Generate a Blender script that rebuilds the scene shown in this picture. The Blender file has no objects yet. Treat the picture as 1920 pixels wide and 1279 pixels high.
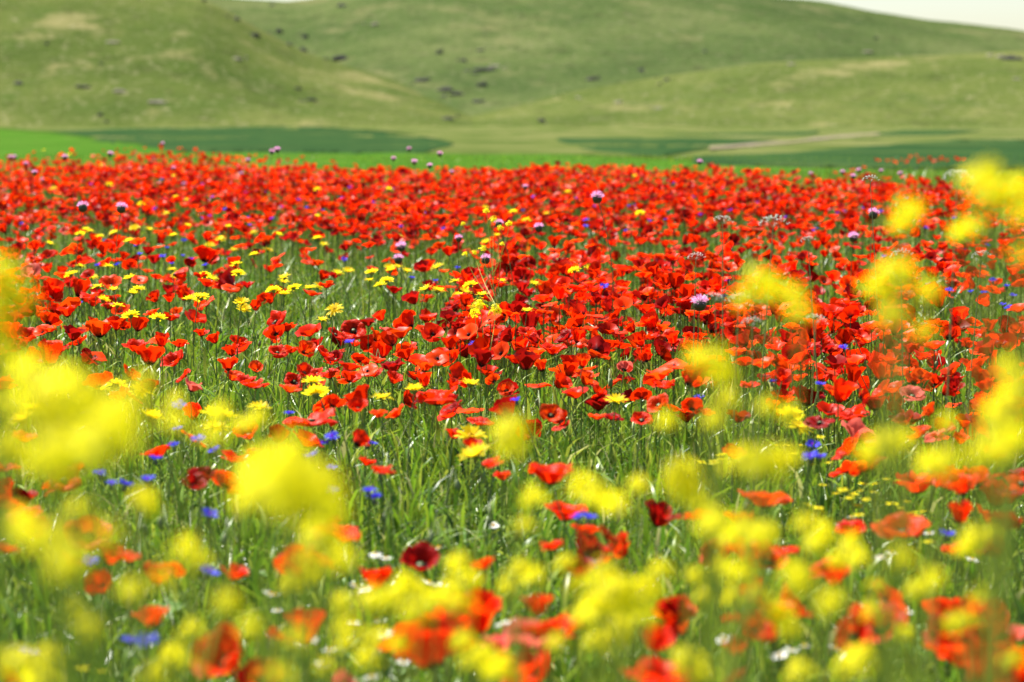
import bpy, math, random
import numpy as np
from mathutils import Matrix, Vector, Euler

R = math.radians
rng = np.random.default_rng(11)
random.seed(5)
scene = bpy.context.scene
col = scene.collection

# ------------------------------------------------------------------ camera
CAM_H = 1.15
FPX = 85 / 36 * 1920                 # focal length in photo pixels
HORIZON = 180.0
PITCH = math.atan((639.5 - HORIZON) / FPX)
FOCUS = 7.2
cd = bpy.data.cameras.new('camera')
cd.lens = 85; cd.sensor_width = 36; cd.clip_start = 0.1; cd.clip_end = 20000
cd.dof.use_dof = True; cd.dof.focus_distance = FOCUS; cd.dof.aperture_fstop = 4.3
cam = bpy.data.objects.new('camera', cd); col.objects.link(cam)
cam.location = (0, 0, CAM_H); cam.rotation_euler = (math.pi / 2 - PITCH, 0, 0)
scene.camera = cam

# ------------------------------------------------------------------ sky and sun
SUN_EL, SUN_AZ = 62, -48             # azimuth: degrees from straight ahead (+Y), negative = left
w = bpy.data.worlds.new('World'); scene.world = w; w.use_nodes = True
nt = w.node_tree
sky = nt.nodes.new('ShaderNodeTexSky'); sky.sky_type = 'NISHITA'; sky.sun_disc = False
sky.sun_elevation = R(SUN_EL); sky.sun_rotation = R(SUN_AZ); sky.air_density = 1.0; sky.dust_density = 0.8; sky.ozone_density = 1.0
bg = nt.nodes['Background']; bg.inputs['Strength'].default_value = 0.058
nt.links.new(sky.outputs[0], bg.inputs['Color'])
sl = bpy.data.lights.new('sun', 'SUN'); sl.energy = 5.0; sl.angle = R(0.5); sl.color = (1, 0.95, 0.87)
so = bpy.data.objects.new('sun', sl); col.objects.link(so)
sdir = Vector((math.sin(R(SUN_AZ)) * math.cos(R(SUN_EL)), math.cos(R(SUN_AZ)) * math.cos(R(SUN_EL)), math.sin(R(SUN_EL))))
so.rotation_euler = sdir.to_track_quat('Z', 'Y').to_euler(); so.location = (0, 0, 30)

scene.view_settings.view_transform = 'Standard'; scene.view_settings.look = 'None'
scene.view_settings.exposure = 1.56; scene.view_settings.gamma = 1
scene.view_settings.use_curve_mapping = False
scene.render.engine = 'CYCLES'
scene.cycles.use_denoising = True
scene.cycles.max_bounces = 7; scene.cycles.transmission_bounces = 4; scene.cycles.diffuse_bounces = 3

# ------------------------------------------------------------------ pixel helpers
CT, ST = math.cos(PITCH), math.sin(PITCH)
def ray(px, py):
    a = (px - 960) / FPX; b = (639.5 - py) / FPX
    return np.array([a, CT + b * ST, -ST + b * CT])
GD = np.array([-50, 30, 40, 60, 90, 150, 300, 600, 1000, 9000.])
GZ = np.array([0, 0, -.04, -.44, -.97, -2.0, -4.0, -6.8, -8.0, -8.5])
def ground_z(y):
    y = np.asarray(y, float)
    z = 0
    for o in (-.12, -.06, 0, .06, .12):
        z = z + np.interp(y * (1 + o), GD, GZ)
    return z / 5
def on_plane(px, py, h):             # point at height h over the level field
    d = ray(px, py); t = (h - CAM_H) / d[2]
    return np.array([0, 0, CAM_H]) + d * t
def at_dist(px, py, D):              # point on the pixel's ray at forward distance D
    d = ray(px, py)
    return np.array([0, 0, CAM_H]) + d * (D / d[1])
def on_ground(px, py, h=0.0):
    d = ray(px, py)
    ys = np.geomspace(2, 3000, 4000)
    t = ys / d[1]; z = CAM_H + d[2] * t
    k = np.nonzero(z <= ground_z(ys) + h)[0]
    i = k[0] if len(k) else len(ys) - 1
    return np.array([d[0] * t[i], ys[i], z[i]])
def project(P):
    P = np.asarray(P, float); q = P - np.array([0, 0, CAM_H])
    f = q[..., 1] * CT - q[..., 2] * ST; u = q[..., 1] * ST + q[..., 2] * CT
    return 960 + FPX * q[..., 0] / f, 639.5 - FPX * u / f

# ------------------------------------------------------------------ materials
def new_mat(name):
    m = bpy.data.materials.new(name); m.use_nodes = True
    return m, m.node_tree, m.node_tree.nodes['Principled BSDF'], m.node_tree.nodes['Material Output']
def leaf_mat(name, trans=.4, rough=.45, spec=.4, tboost=1.25, bump=0.0, bscale=300, colour=None):
    """colour comes from the vertex colour 'col' (the plant's own colour) with a little grain; part of the light passes through"""
    m, t, b, out = new_mat(name)
    if colour is None:
        a = t.nodes.new('ShaderNodeAttribute'); a.attribute_name = 'col'; src = a.outputs['Color']
    else:
        a = t.nodes.new('ShaderNodeRGB'); a.outputs[0].default_value = (*colour, 1); src = a.outputs[0]
    tc = t.nodes.new('ShaderNodeTexCoord')
    n = t.nodes.new('ShaderNodeTexNoise'); n.inputs['Scale'].default_value = bscale; n.inputs['Detail'].default_value = 2
    t.links.new(tc.outputs['Object'], n.inputs['Vector'])
    mr = t.nodes.new('ShaderNodeMapRange'); mr.inputs[3].default_value = .8; mr.inputs[4].default_value = 1.15
    t.links.new(n.outputs['Fac'], mr.inputs[0])
    mx = t.nodes.new('ShaderNodeVectorMath'); mx.operation = 'SCALE'
    t.links.new(src, mx.inputs[0]); t.links.new(mr.outputs[0], mx.inputs['Scale'])
    t.links.new(mx.outputs[0], b.inputs['Base Color'])
    b.inputs['Roughness'].default_value = rough; b.inputs['Specular IOR Level'].default_value = spec
    tr = t.nodes.new('ShaderNodeBsdfTranslucent')
    bo = t.nodes.new('ShaderNodeVectorMath'); bo.operation = 'SCALE'; bo.inputs['Scale'].default_value = tboost
    t.links.new(mx.outputs[0], bo.inputs[0]); t.links.new(bo.outputs[0], tr.inputs['Color'])
    ms = t.nodes.new('ShaderNodeMixShader'); ms.inputs[0].default_value = trans
    t.links.new(b.outputs[0], ms.inputs[1]); t.links.new(tr.outputs[0], ms.inputs[2]); t.links.new(ms.outputs[0], out.inputs['Surface'])
    if bump:
        bp = t.nodes.new('ShaderNodeBump'); bp.inputs['Strength'].default_value = bump; bp.inputs['Distance'].default_value = .002
        t.links.new(n.outputs['Fac'], bp.inputs['Height']); t.links.new(bp.outputs[0], b.inputs['Normal'])
    return m
M_petal = leaf_mat('poppy_petal', .46, .40, .10, 1.25, .9, 16)
M_grass = leaf_mat('grass_blade', .30, .38, .32, 1.75, 0, 40)
M_stem = leaf_mat('plant_stem', .15, .45, .4, 1.2, 0, 60)
M_yellow = leaf_mat('yellow_petal', .58, .5, .12, 1.3, 0, 60)
M_blue = leaf_mat('blue_floret', .3, .6, .2, 1.2, 0, 60)
M_white = leaf_mat('white_petal', .3, .5, .3, 1.1, 0, 60)
M_pink = leaf_mat('pink_floret', .3, .6, .2, 1.2, 0, 60)
M_dark = leaf_mat('dark_flower_heart', .05, .6, .3, 1, 0, 90)

def land_mat(name, stops, scale, stretch=(1, 1, 1), spots=None, rough=.9, detail=8, bump=0, fine=None):
    m, t, b, out = new_mat(name)
    tc = t.nodes.new('ShaderNodeTexCoord'); mp = t.nodes.new('ShaderNodeMapping'); mp.inputs['Scale'].default_value = stretch
    t.links.new(tc.outputs['Object'], mp.inputs['Vector'])
    n = t.nodes.new('ShaderNodeTexNoise'); n.inputs['Scale'].default_value = scale; n.inputs['Detail'].default_value = detail; n.inputs['Roughness'].default_value = .62
    t.links.new(mp.outputs[0], n.inputs['Vector'])
    cr = t.nodes.new('ShaderNodeValToRGB'); e = cr.color_ramp.elements
    while len(e) < len(stops): e.new(.5)
    for k, (p, c) in enumerate(stops): e[k].position = p; e[k].color = (*c, 1)
    t.links.new(n.outputs['Fac'], cr.inputs[0]); last = cr.outputs[0]
    for (sc, lo, hi, c, amt) in (spots or []):
        n2 = t.nodes.new('ShaderNodeTexNoise'); n2.inputs['Scale'].default_value = sc; n2.inputs['Detail'].default_value = 6; n2.inputs['Roughness'].default_value = .65
        t.links.new(mp.outputs[0], n2.inputs['Vector'])
        mr = t.nodes.new('ShaderNodeMapRange'); mr.inputs[1].default_value = lo; mr.inputs[2].default_value = hi; mr.inputs[4].default_value = amt
        t.links.new(n2.outputs['Fac'], mr.inputs[0])
        mi = t.nodes.new('ShaderNodeMix'); mi.data_type = 'RGBA'; mi.inputs[7].default_value = (*c, 1)
        t.links.new(mr.outputs[0], mi.inputs[0]); t.links.new(last, mi.inputs[6]); last = mi.outputs[2]
    t.links.new(last, b.inputs['Base Color']); b.inputs['Roughness'].default_value = rough; b.inputs['Specular IOR Level'].default_value = 0.0
    if bump:
        bp = t.nodes.new('ShaderNodeBump'); bp.inputs['Strength'].default_value = .6; bp.inputs['Distance'].default_value = bump
        t.links.new(n.outputs['Fac'], bp.inputs['Height']); t.links.new(bp.outputs[0], b.inputs['Normal'])
    return m
M_hill = land_mat('hill_grass', [(.34, (.034, .054, .012)), (.46, (.056, .076, .018)), (.56, (.075, .092, .024)), (.68, (.108, .113, .038))], .012, (1, .55, 1),
                  [(.05, .52, .68, (.042, .068, .015), .75), (.03, .56, .70, (.19, .165, .075), .85), (.16, .55, .68, (.035, .042, .014), .7), (.3, .57, .70, (.20, .18, .105), .6), (.9, .50, .62, (.030, .045, .010), .55), (.6, .55, .66, (.15, .145, .07), .5)], bump=1.6)
M_hill_far = land_mat('far_hill_grass', [(.34, (.030, .050, .016)), (.47, (.048, .070, .022)), (.57, (.064, .084, .028)), (.70, (.090, .104, .040))], .010, (1, .5, 1),
                  [(.035, .52, .68, (.030, .054, .014), .8), (.022, .57, .72, (.14, .13, .06), .75), (.12, .54, .68, (.028, .034, .014), .7), (.22, .58, .70, (.15, .135, .085), .55), (.5, .50, .62, (.024, .038, .010), .55), (.4, .55, .66, (.115, .115, .055), .5)], bump=1.8)
M_soil = land_mat('meadow_soil', [(.3, (.030, .045, .012)), (.6, (.045, .085, .015)), (.8, (.07, .12, .02))], .8,
                  spots=[(.02, .45, .65, (.10, .19, .03), .5)])
M_crop = land_mat('dark_crop', [(.3, (.014, .036, .013)), (.6, (.020, .047, .016)), (.8, (.030, .060, .017))], .05, (1, .25, 1), rough=.8, spots=[(.25, .48, .62, (.034, .066, .018), .6), (.12, .52, .66, (.060, .075, .024), .5)])
M_meadow = land_mat('bright_meadow', [(.3, (.030, .080, .009)), (.6, (.044, .106, .012)), (.8, (.07, .12, .018))], .12, (1, .2, 1), rough=.8, spots=[(.5, .5, .64, (.022, .062, .008), .6), (.3, .54, .68, (.10, .13, .03), .5)])
M_foot = land_mat('olive_pasture', [(.34, (.044, .066, .016)), (.5, (.070, .088, .024)), (.66, (.115, .115, .046))], .14, (1, .2, 1))
M_track = land_mat('dusty_track', [(.3, (.10, .11, .045)), (.5, (.16, .135, .085)), (.7, (.13, .11, .10))], .1, (1, .2, 1))
M_rock = land_mat('hill_rock', [(.3, (.022, .022, .026)), (.55, (.05, .048, .048)), (.75, (.12, .11, .10))], .9, rough=.85, bump=.2)
M_rock_p = land_mat('pale_rock', [(.3, (.10, .095, .07)), (.55, (.16, .15, .11)), (.75, (.22, .20, .16))], .9, rough=.85, bump=.2)

# ------------------------------------------------------------------ mesh helpers
def build(name, V, F, C=None, smooth=True):
    V = np.asarray(V, np.float32); F = np.asarray(F, np.int32)
    me = bpy.data.meshes.new(name); k = F.shape[1]
    me.vertices.add(len(V)); me.vertices.foreach_set('co', V.ravel())
    me.loops.add(F.size); me.loops.foreach_set('vertex_index', F.ravel())
    me.polygons.add(len(F)); me.polygons.foreach_set('loop_start', np.arange(0, F.size, k, dtype=np.int32))
    me.polygons.foreach_set('loop_total', np.full(len(F), k, np.int32))
    if smooth: me.polygons.foreach_set('use_smooth', np.ones(len(F), bool))
    if C is not None:
        a = me.color_attributes.new('col', 'FLOAT_COLOR', 'POINT')
        c4 = np.ones((len(V), 4), np.float32); c4[:, :3] = C; a.data.foreach_set('color', c4.ravel())
    me.update(calc_edges=True)
    return me
def join(parts):
    Vs, Fs, Cs, o = [], [], [], 0
    for V, F, C in parts:
        Vs.append(V); Fs.append(np.asarray(F) + o); Cs.append(np.broadcast_to(np.asarray(C, float), (len(V), 3))); o += len(V)
    return np.concatenate(Vs), np.concatenate(Fs), np.concatenate(Cs)
def grid(nu, nv):                    # triangles of a (nv rows) x (nu columns) vertex grid
    i = np.arange(nv - 1)[:, None] * nu + np.arange(nu - 1)[None, :]; i = i.ravel()
    return np.concatenate([np.stack([i, i + 1, i + nu + 1], 1), np.stack([i, i + nu + 1, i + nu], 1)])
def tube(pts, rad, n=5, c=(.1, .2, .03)):
    pts = np.asarray(pts, float); m = len(pts); rad = np.broadcast_to(np.asarray(rad, float), (m,))
    tan = np.gradient(pts, axis=0); tan /= np.linalg.norm(tan, axis=1)[:, None] + 1e-9
    ref = np.array([1, 0, 0]) if abs(tan[:, 0]).mean() < .8 else np.array([0, 1, 0])
    a = np.cross(tan, ref); a /= np.linalg.norm(a, axis=1)[:, None]; b = np.cross(tan, a)
    th = np.linspace(0, 2 * np.pi, n, endpoint=False)
    V = (pts[:, None] + rad[:, None, None] * (np.cos(th)[None, :, None] * a[:, None] + np.sin(th)[None, :, None] * b[:, None])).reshape(-1, 3)
    F = []
    for i in range(m - 1):
        for j in range(n):
            p, q = i * n + j, i * n + (j + 1) % n
            F += [(p, q, q + n), (p, q + n, p + n)]
    return V, np.array(F), np.array(c)
def lathe(prof, n=8, c=(.1, .2, .03)):
    prof = np.asarray(prof, float); th = np.linspace(0, 2 * np.pi, n, endpoint=False)
    V = np.stack([prof[:, 0, None] * np.cos(th), prof[:, 0, None] * np.sin(th), np.broadcast_to(prof[:, 1, None], (len(prof), n))], -1).reshape(-1, 3)
    F = []
    for i in range(len(prof) - 1):
        for j in range(n):
            p, q = i * n + j, i * n + (j + 1) % n
            F += [(p, q, q + n), (p, q + n, p + n)]
    C = np.asarray(c, float)
    if C.ndim == 2: C = np.repeat(C, n, 0)
    return V, np.array(F), C
def rot(rx=0, ry=0, rz=0): return np.array(Euler((rx, ry, rz)).to_matrix())
def xf(part, M=None, s=1, t=(0, 0, 0)):
    V, F, C = part; V = V * s
    if M is not None: V = V @ np.asarray(M).T
    return V + np.asarray(t), F, C
def rotmats(tx, ty, tz):             # arrays of Euler XYZ rotation matrices
    cx, sx, cy, sy, cz, sz = np.cos(tx), np.sin(tx), np.cos(ty), np.sin(ty), np.cos(tz), np.sin(tz)
    M = np.empty((len(tx), 3, 3))
    M[:, 0, 0] = cy * cz; M[:, 0, 1] = sx * sy * cz - cx * sz; M[:, 0, 2] = cx * sy * cz + sx * sz
    M[:, 1, 0] = cy * sz; M[:, 1, 1] = sx * sy * sz + cx * cz; M[:, 1, 2] = cx * sy * sz - sx * cz
    M[:, 2, 0] = -sy; M[:, 2, 1] = sx * cy; M[:, 2, 2] = cx * cy
    return M
def scatter(T, P, S, Rm, tint):      # many copies of template T as one set of arrays
    V, F, C = T; C = np.broadcast_to(C, (len(V), 3)); n = len(P)
    VV = np.einsum('nij,vj->nvi', Rm, V) * S[:, None, None] + P[:, None]
    FF = F[None] + (np.arange(n) * len(V))[:, None, None]
    CC = C[None] * tint[:, None, :]
    return VV.reshape(-1, 3), FF.reshape(-1, 3), CC.reshape(-1, 3)

def put(name, me, mat, parent=None, M=None):
    o = bpy.data.objects.new(name, me); col.objects.link(o)
    if mat and not me.materials: me.materials.append(mat)
    if parent: o.parent = parent
    if M is not None: o.matrix_local = M
    return o
def tag(o, label=None, cat=None, group=None, kind=None):
    for k, v in (('label', label), ('category', cat), ('group', group), ('kind', kind)):
        if v: o[k] = v
    return o
def root(name, loc, rz=0):
    e = bpy.data.objects.new(name, None); col.objects.link(e); e.empty_display_size = .05
    e.location = [float(v) for v in loc]; e.rotation_euler = (0, 0, rz)
    return e

# ------------------------------------------------------------------ terrain
def vnoise(x, y, seed):              # smooth pseudo noise for land forms
    r = np.random.default_rng(seed); z = 0
    for k in range(7):
        a = r.uniform(0, 2 * np.pi); f = 1.0 * 1.55 ** k
        z = z + np.sin((x * np.cos(a) + y * np.sin(a)) * f + r.uniform(0, 6.28) + .8 * np.sin((x * np.sin(a) - y * np.cos(a)) * f * .7 + k)) / 1.5 ** k
    return z / 2.2
ys = np.concatenate([-np.geomspace(400, 1, 20), np.linspace(0, 40, 81)[0:], np.geomspace(41, 9000, 130)])
us = np.concatenate([-np.geomspace(6, .32, 14), np.linspace(-.3, .3, 61), np.geomspace(.32, 6, 14)])
Y, U = np.meshgrid(ys, us, indexing='ij')
X = U * (np.abs(Y) + 25)
Z = ground_z(Y) + .012 * vnoise(X * .9, Y * .9, 3) * (Y < 60)
me = build('ground', np.stack([X, Y, Z], -1).reshape(-1, 3), grid(len(us), len(ys)))
tag(put('ground', me, M_soil), 'dark soil and low green under the flower meadow', kind='structure')

def slab(name, top, bottom, h, mat, label, nx=90, ny=8, rag=1.0):
    """a field given by its far and near outlines in photo pixels, laid on the ground at the crop's own height"""
    x0 = max(top[0][0], bottom[0][0]); x1 = min(top[-1][0], bottom[-1][0])
    xs = np.linspace(x0, x1, nx); V = []
    for j in range(ny):
        for x in xs:
            a = np.interp(x, *zip(*top)) + rag * float(vnoise(x / 14, 0, 5)); b = np.interp(x, *zip(*bottom)) + rag * float(vnoise(x / 17, 3, 6))
            p = on_ground(x, b + (a - b) * j / (ny - 1), h); V.append((p[0], p[1], float(ground_z(p[1])) + h))
    V = np.array(V); V[:, 2] += rng.normal(0, .02 * h, len(V))
    F = list(grid(nx, ny)); n = len(V)
    rim = [(0, i) for i in range(nx)] + [(j, nx - 1) for j in range(1, ny)] + [(ny - 1, i) for i in range(nx - 2, -1, -1)] + [(j, 0) for j in range(ny - 2, 0, -1)]
    ids = [j * nx + i for j, i in rim]
    low = V[ids].copy(); low[:, 2] = ground_z(low[:, 1]) - .15
    V = np.concatenate([V, low]); m = len(ids)
    for k in range(m):
        a, b, c, d = ids[k], ids[(k + 1) % m], n + (k + 1) % m, n + k
        F += [(a, d, c), (a, c, b)]
    return tag(put(name, build(name, V, np.array(F)), mat), label, kind='structure')
slab('pasture', [(-700, 236), (2700, 236)], [(-700, 262), (900, 292), (1500, 296), (2700, 296)], .08, M_foot, 'olive pasture at the foot of the hills')
slab('crop_field', [(95, 246), (250, 241), (400, 238), (550, 235), (640, 238), (720, 246), (790, 255), (850, 268)], [(95, 254), (200, 268), (330, 284), (700, 288), (790, 287), (850, 272)], .10, M_crop, 'dark blue-green crop strip under the left hill')
slab('crop_field', [(1045, 259), (1250, 253), (1400, 249), (1535, 246)], [(1045, 264), (1120, 284), (1250, 292), (1340, 276), (1450, 262), (1535, 250)], .10, M_crop, 'dark crop strip narrowing beside the pale track')
slab('crop_field', [(1600, 253), (1720, 242), (1830, 232), (1838, 233)], [(1600, 262), (1720, 259), (1838, 246)], .10, M_crop, 'small dark crop wedge with a square end below the right hill')
slab('crop_field', [(1300, 293), (1480, 286), (1700, 268), (1800, 262), (2500, 258)], [(1300, 304), (1480, 310), (1700, 316), (2500, 320)], .13, M_crop, 'broad dark crop field beyond the poppies on the right')
slab('dirt_track', [(1330, 275), (1410, 268), (1480, 264), (1540, 257), (1600, 251), (1650, 249)], [(1330, 279), (1410, 273), (1480, 268), (1540, 261), (1600, 256), (1650, 251)], .16, M_track, 'pale dusty track between the crop strips')
slab('meadow', [(-900, 238), (0, 240), (100, 247), (250, 268), (340, 285), (900, 288), (1100, 290), (1350, 304), (1700, 316), (2700, 320)],
     [(-900, 345), (300, 345), (2700, 350)], .10, M_meadow, 'bright green grass meadow just beyond the poppies', nx=110, ny=14)

def hill(name, ridge, foot, y0, yr, mat, seed, label, power=1.0, gully=3.0, back=1.9):
    """a hill from its foot line at distance y0 to its crest line at yr and down the far side"""
    xs = np.concatenate([np.linspace(-3200, -250, 30)[:-1], np.linspace(-250, 2170, 150), np.linspace(2170, 5200, 30)[1:]])
    ts = np.concatenate([np.linspace(-.15, 1, 64), np.linspace(1, back, 16)[1:]])
    Xp, T = np.meshgrid(xs, ts)
    a = (Xp - 960) / FPX
    yrp = np.interp(Xp, *zip(*ridge)); ang = (HORIZON - yrp) / FPX
    Yw = y0 + (yr - y0) * T
    zr = CAM_H + ang * yr; zb = np.interp(y0, GD, GZ) - 1.5
    Tc = np.clip(T, 0, 1); s = np.where(T <= 1, np.sin(Tc * np.pi / 2) ** power * .55 + (Tc * Tc * (3 - 2 * Tc)) * .45, 1 - (np.clip(T, 1, 9) - 1) ** 1.4 * .8)
    Zw = zb + (zr - zb) * s
    Zw = np.where(T < 0, zb + T * 20, Zw)
    Xw = a * Yw
    amp = gully * np.clip(T * 3, 0, 1) * np.clip((1.02 - T) * 3, 0.05, 1) * np.clip((zr - zb) / 25, .05, 1)
    Zw = Zw + amp * vnoise(Xw / 70, Yw / 150, seed) + amp * .25 * vnoise(Xw / 18, Yw / 30, seed + 1)
    me = build(name, np.stack([Xw, Yw, Zw], -1).reshape(-1, 3), grid(len(xs), len(ts)))
    o = tag(put(name, me, mat), label, kind='structure')
    return (xs, ts, Xw, Yw, Zw), o
H = []
H.append(hill('hill', [(-3200, 30), (-1200, -90), (-300, -75), (0, -52), (200, -28), (380, -1), (430, 22), (500, 62), (570, 97), (650, 124), (740, 147), (820, 172), (890, 197), (960, 225), (1040, 262), (1300, 300), (5200, 300)],
         None, 590, 900, M_hill, 21, 'smooth olive green hill descending from the left into the gully', 1.0, 2.2))
H.append(hill('hill', [(-3200, 320), (500, 320), (760, 250), (830, 218), (880, 200), (960, 184), (1060, 168), (1180, 152), (1300, 137), (1420, 122), (1600, 112), (1760, 106), (1920, 98), (2500, 85), (5200, 120)],
         None, 590, 880, M_hill, 34, 'low rounded olive spur rising to the right behind the crops', 1.0, 1.8))
H.append(hill('hill', [(-3200, 60), (-600, 30), (200, 6), (390, 1), (470, 7), (540, 11), (580, 7), (620, 0), (700, -18), (850, -36), (1000, -36), (1150, -24), (1330, -1), (1440, 6), (1540, 14), (1640, 28), (1760, 46), (1920, 67), (2300, 110), (3000, 160), (5200, 190)],
         None, 700, 1500, M_hill_far, 47, 'broad high green hill closing the view under the pale sky', 1.0, 4.0))
def hill_point(px, py, hs):
    best = None
    for xs, ts, Xw, Yw, Zw in hs:
        i = int(np.argmin(abs(xs - px))); qx, qy = project(np.stack([Xw[:, i], Yw[:, i], Zw[:, i]], -1))
        n = len(ts)
        for k in range(n - 1):
            if (qy[k] - py) * (qy[k + 1] - py) <= 0 and ts[k] > -.05:
                f = (qy[k] - py) / (qy[k] - qy[k + 1] + 1e-9); p = np.array([Xw[k, i], Yw[k, i], Zw[k, i]]) * (1 - f) + np.array([Xw[k + 1, i], Yw[k + 1, i], Zw[k + 1, i]]) * f
                p[0] = (px - 960) / FPX * p[1]
                if best is None or p[1] < best[1]: best = p
                break
    return best
HS = [h[0] for h in H]

# rocks on the hillsides: px, py, width px, height px, pale?
ROCKS = [(1890, 112, 46, 13, 0), (1868, 108, 22, 8, 1), (1850, 105, 16, 6, 1), (525, 62, 14, 9, 0), (480, 68, 20, 9, 0), (442, 37, 20, 8, 0), (572, 97, 18, 9, 0), (545, 85, 12, 6, 0),
         (640, 112, 26, 9, 0), (575, 72, 10, 8, 0), (905, 162, 18, 10, 0), (910, 132, 34, 8, 0), (870, 115, 12, 7, 0), (823, 101, 12, 8, 0), (835, 170, 30, 7, 0), (860, 178, 26, 6, 0), (790, 152, 26, 8, 0),
         (895, 192, 16, 8, 0), (1248, 152, 16, 9, 0), (1200, 133, 18, 7, 0), (1110, 150, 24, 7, 0), (1016, 229, 13, 9, 0), (1637, 73, 9, 7, 0), (703, 47, 16, 5, 1), (645, 12, 18, 6, 0), (95, 84, 8, 8, 0),
         (40, 157, 22, 7, 0), (190, 217, 12, 7, 0), (203, 229, 11, 7, 0), (160, 163, 30, 6, 0), (230, 172, 30, 8, 1), (215, 80, 34, 5, 1), (295, 193, 40, 8, 1), (450, 112, 16, 6, 1), (560, 168, 12, 7, 0), (585, 188, 20, 6, 0), (840, 224, 22, 7, 0),
         (1160, 193, 20, 6, 1), (1085, 184, 14, 5, 1), (1235, 204, 20, 5, 1), (1480, 122, 24, 5, 1), (1620, 98, 26, 5, 1), (925, 125, 22, 5, 1), (515, 10, 10, 4, 0), (388, 1, 9, 5, 0), (1320, 98, 9, 5, 0), (900, 96, 12, 5, 0), (195, 120, 10, 5, 0), (1900, 149, 18, 5, 1)]
rr_ = random.Random(9)
ROCKS += [(px + rr_.uniform(-1.1, 1.1) * wd, py + rr_.uniform(-.8, .8) * hg, wd * rr_.uniform(.25, .5), hg * rr_.uniform(.35, .6), pale) for (px, py, wd, hg, pale) in list(ROCKS) if 430 < px < 1300 for _ in range(2)]
def rock_mesh(seed):
    r = np.random.default_rng(seed); nu, nv = 12, 8
    th, ph = np.meshgrid(np.linspace(0, 2 * np.pi, nu), np.linspace(0, np.pi, nv))
    d = np.stack([np.sin(ph) * np.cos(th), np.sin(ph) * np.sin(th), np.cos(ph)], -1)
    q = 1 + .38 * vnoise(d[..., 0] * 2.2 + seed, d[..., 1] * 2.2 + d[..., 2] * 1.7, seed)
    for _ in range(6):
        n = r.normal(size=3); n /= np.linalg.norm(n); k = (d @ n)
        q = np.where(k * q > .72, .72 / np.maximum(k, .01), q)
    return build('boulder', (d * q[..., None]).reshape(-1, 3), grid(nu, nv), smooth=False)
rocks = [rock_mesh(100 + k) for k in range(6)]
rocks_p = [rock_mesh(200 + k) for k in range(4)]
def where_rock(px, py):
    if py < 60 and 395 < px < 660: return 'near the notch in the skyline'
    if 430 < px < 680: return 'along the gully edge'
    if 680 <= px < 960 and py < 215: return 'on the far slope above the gully mouth'
    if px > 1790: return 'on the crest of the right spur'
    if px < 430: return 'on the left hill grass'
    if py > 200: return 'low on the slope above the crops'
    return 'on the right spur slope'
for k, (px, py, wd, hg, pale) in enumerate(ROCKS):
    p = hill_point(px, py, HS)
    if p is None: continue
    s = wd / FPX * p[1] / 2; hz = hg / FPX * p[1] * .62
    o = put('boulder', (rocks_p if pale else rocks)[k % (4 if pale else 6)], M_rock_p if pale else M_rock)
    g = 1.35 if 430 < px < 960 else 1.1
    o.location = p; o.scale = (s * g, s * .8 * g, hz * g); o.rotation_euler = (0, 0, 0 if wd > 30 else k * 1.3)
    if k >= 49: sz = 'small stubby'
    else: sz = 'long low' if wd > 2.8 * hg else ('chunky' if hg * 1.7 > wd else 'broad')
    tag(o, f"{sz} {'pale weathered' if pale else 'dark grey'} boulder lying {where_rock(px, py)}", 'boulder', 'boulders on the hillsides')

# ------------------------------------------------------------------ grass and greenery (uncountable)
def in_field(n, d0, d1, margin=.30, bias=1.0):
    u = rng.random(n); D = np.sqrt(d0 ** 2 + u * (d1 ** 2 - d0 ** 2))
    return rng.uniform(-1, 1, n) * (.2125 * D * (1 + margin) + .25), D
GREENS = np.array([(.070, .150, .010), (.115, .205, .012), (.170, .250, .016), (.030, .075, .012), (.24, .29, .03), (.30, .30, .10)])
def blades(n, d0, d1, h0, h1, w0, w1, segs=3, lean=.35, pal=GREENS, probs=(.26, .27, .2, .15, .08, .04)):
    x, y = in_field(n, d0, d1)
    h = rng.uniform(h0, h1, n) * (1 + .16 * vnoise(x * 2.2, y * 1.3, 8)); wd = rng.uniform(w0, w1, n)
    az = rng.uniform(0, 2 * np.pi, n); bend = np.abs(rng.normal(0, lean, n)) + .05; face = rng.uniform(0, np.pi, n); tw = rng.normal(0, 1.1, n)
    t = np.linspace(0, 1, segs + 1); V = np.empty((n, 2 * segs + 1, 3)); C = np.empty((n, 2 * segs + 1, 3))
    c = pal[rng.choice(len(pal), n, p=probs)] * rng.uniform(.75, 1.25, (n, 1))
    gz = ground_z(y)
    for k, tk in enumerate(t):
        off = bend * h * tk ** 2.0; zz = h * (tk - .25 * np.minimum(bend, 1.2) * tk ** 3)
        cx = x + np.cos(az) * off; cy = y + np.sin(az) * off; cz = gz - .01 + zz
        hw = wd * .5 * (1 - tk ** 2.2) if k else wd * .35
        fc = face + tw * tk
        if k < segs:
            V[:, 2 * k] = np.stack([cx - np.cos(fc) * hw, cy - np.sin(fc) * hw, cz], -1)
            V[:, 2 * k + 1] = np.stack([cx + np.cos(fc) * hw, cy + np.sin(fc) * hw, cz], -1)
        else:
            V[:, 2 * k] = np.stack([cx, cy, cz], -1)
        for q in ((2 * k, 2 * k + 1) if k < segs else (2 * k,)):
            C[:, q] = c
    f = []
    for k in range(segs - 1):
        a = 2 * k; f += [(a, a + 1, a + 3), (a, a + 3, a + 2)]
    f.append((2 * segs - 2, 2 * segs - 1, 2 * segs)); f = np.array(f)
    F = (f[None] + (np.arange(n) * (2 * segs + 1))[:, None, None]).reshape(-1, 3)
    return V.reshape(-1, 3), F, C.reshape(-1, 3)
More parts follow.
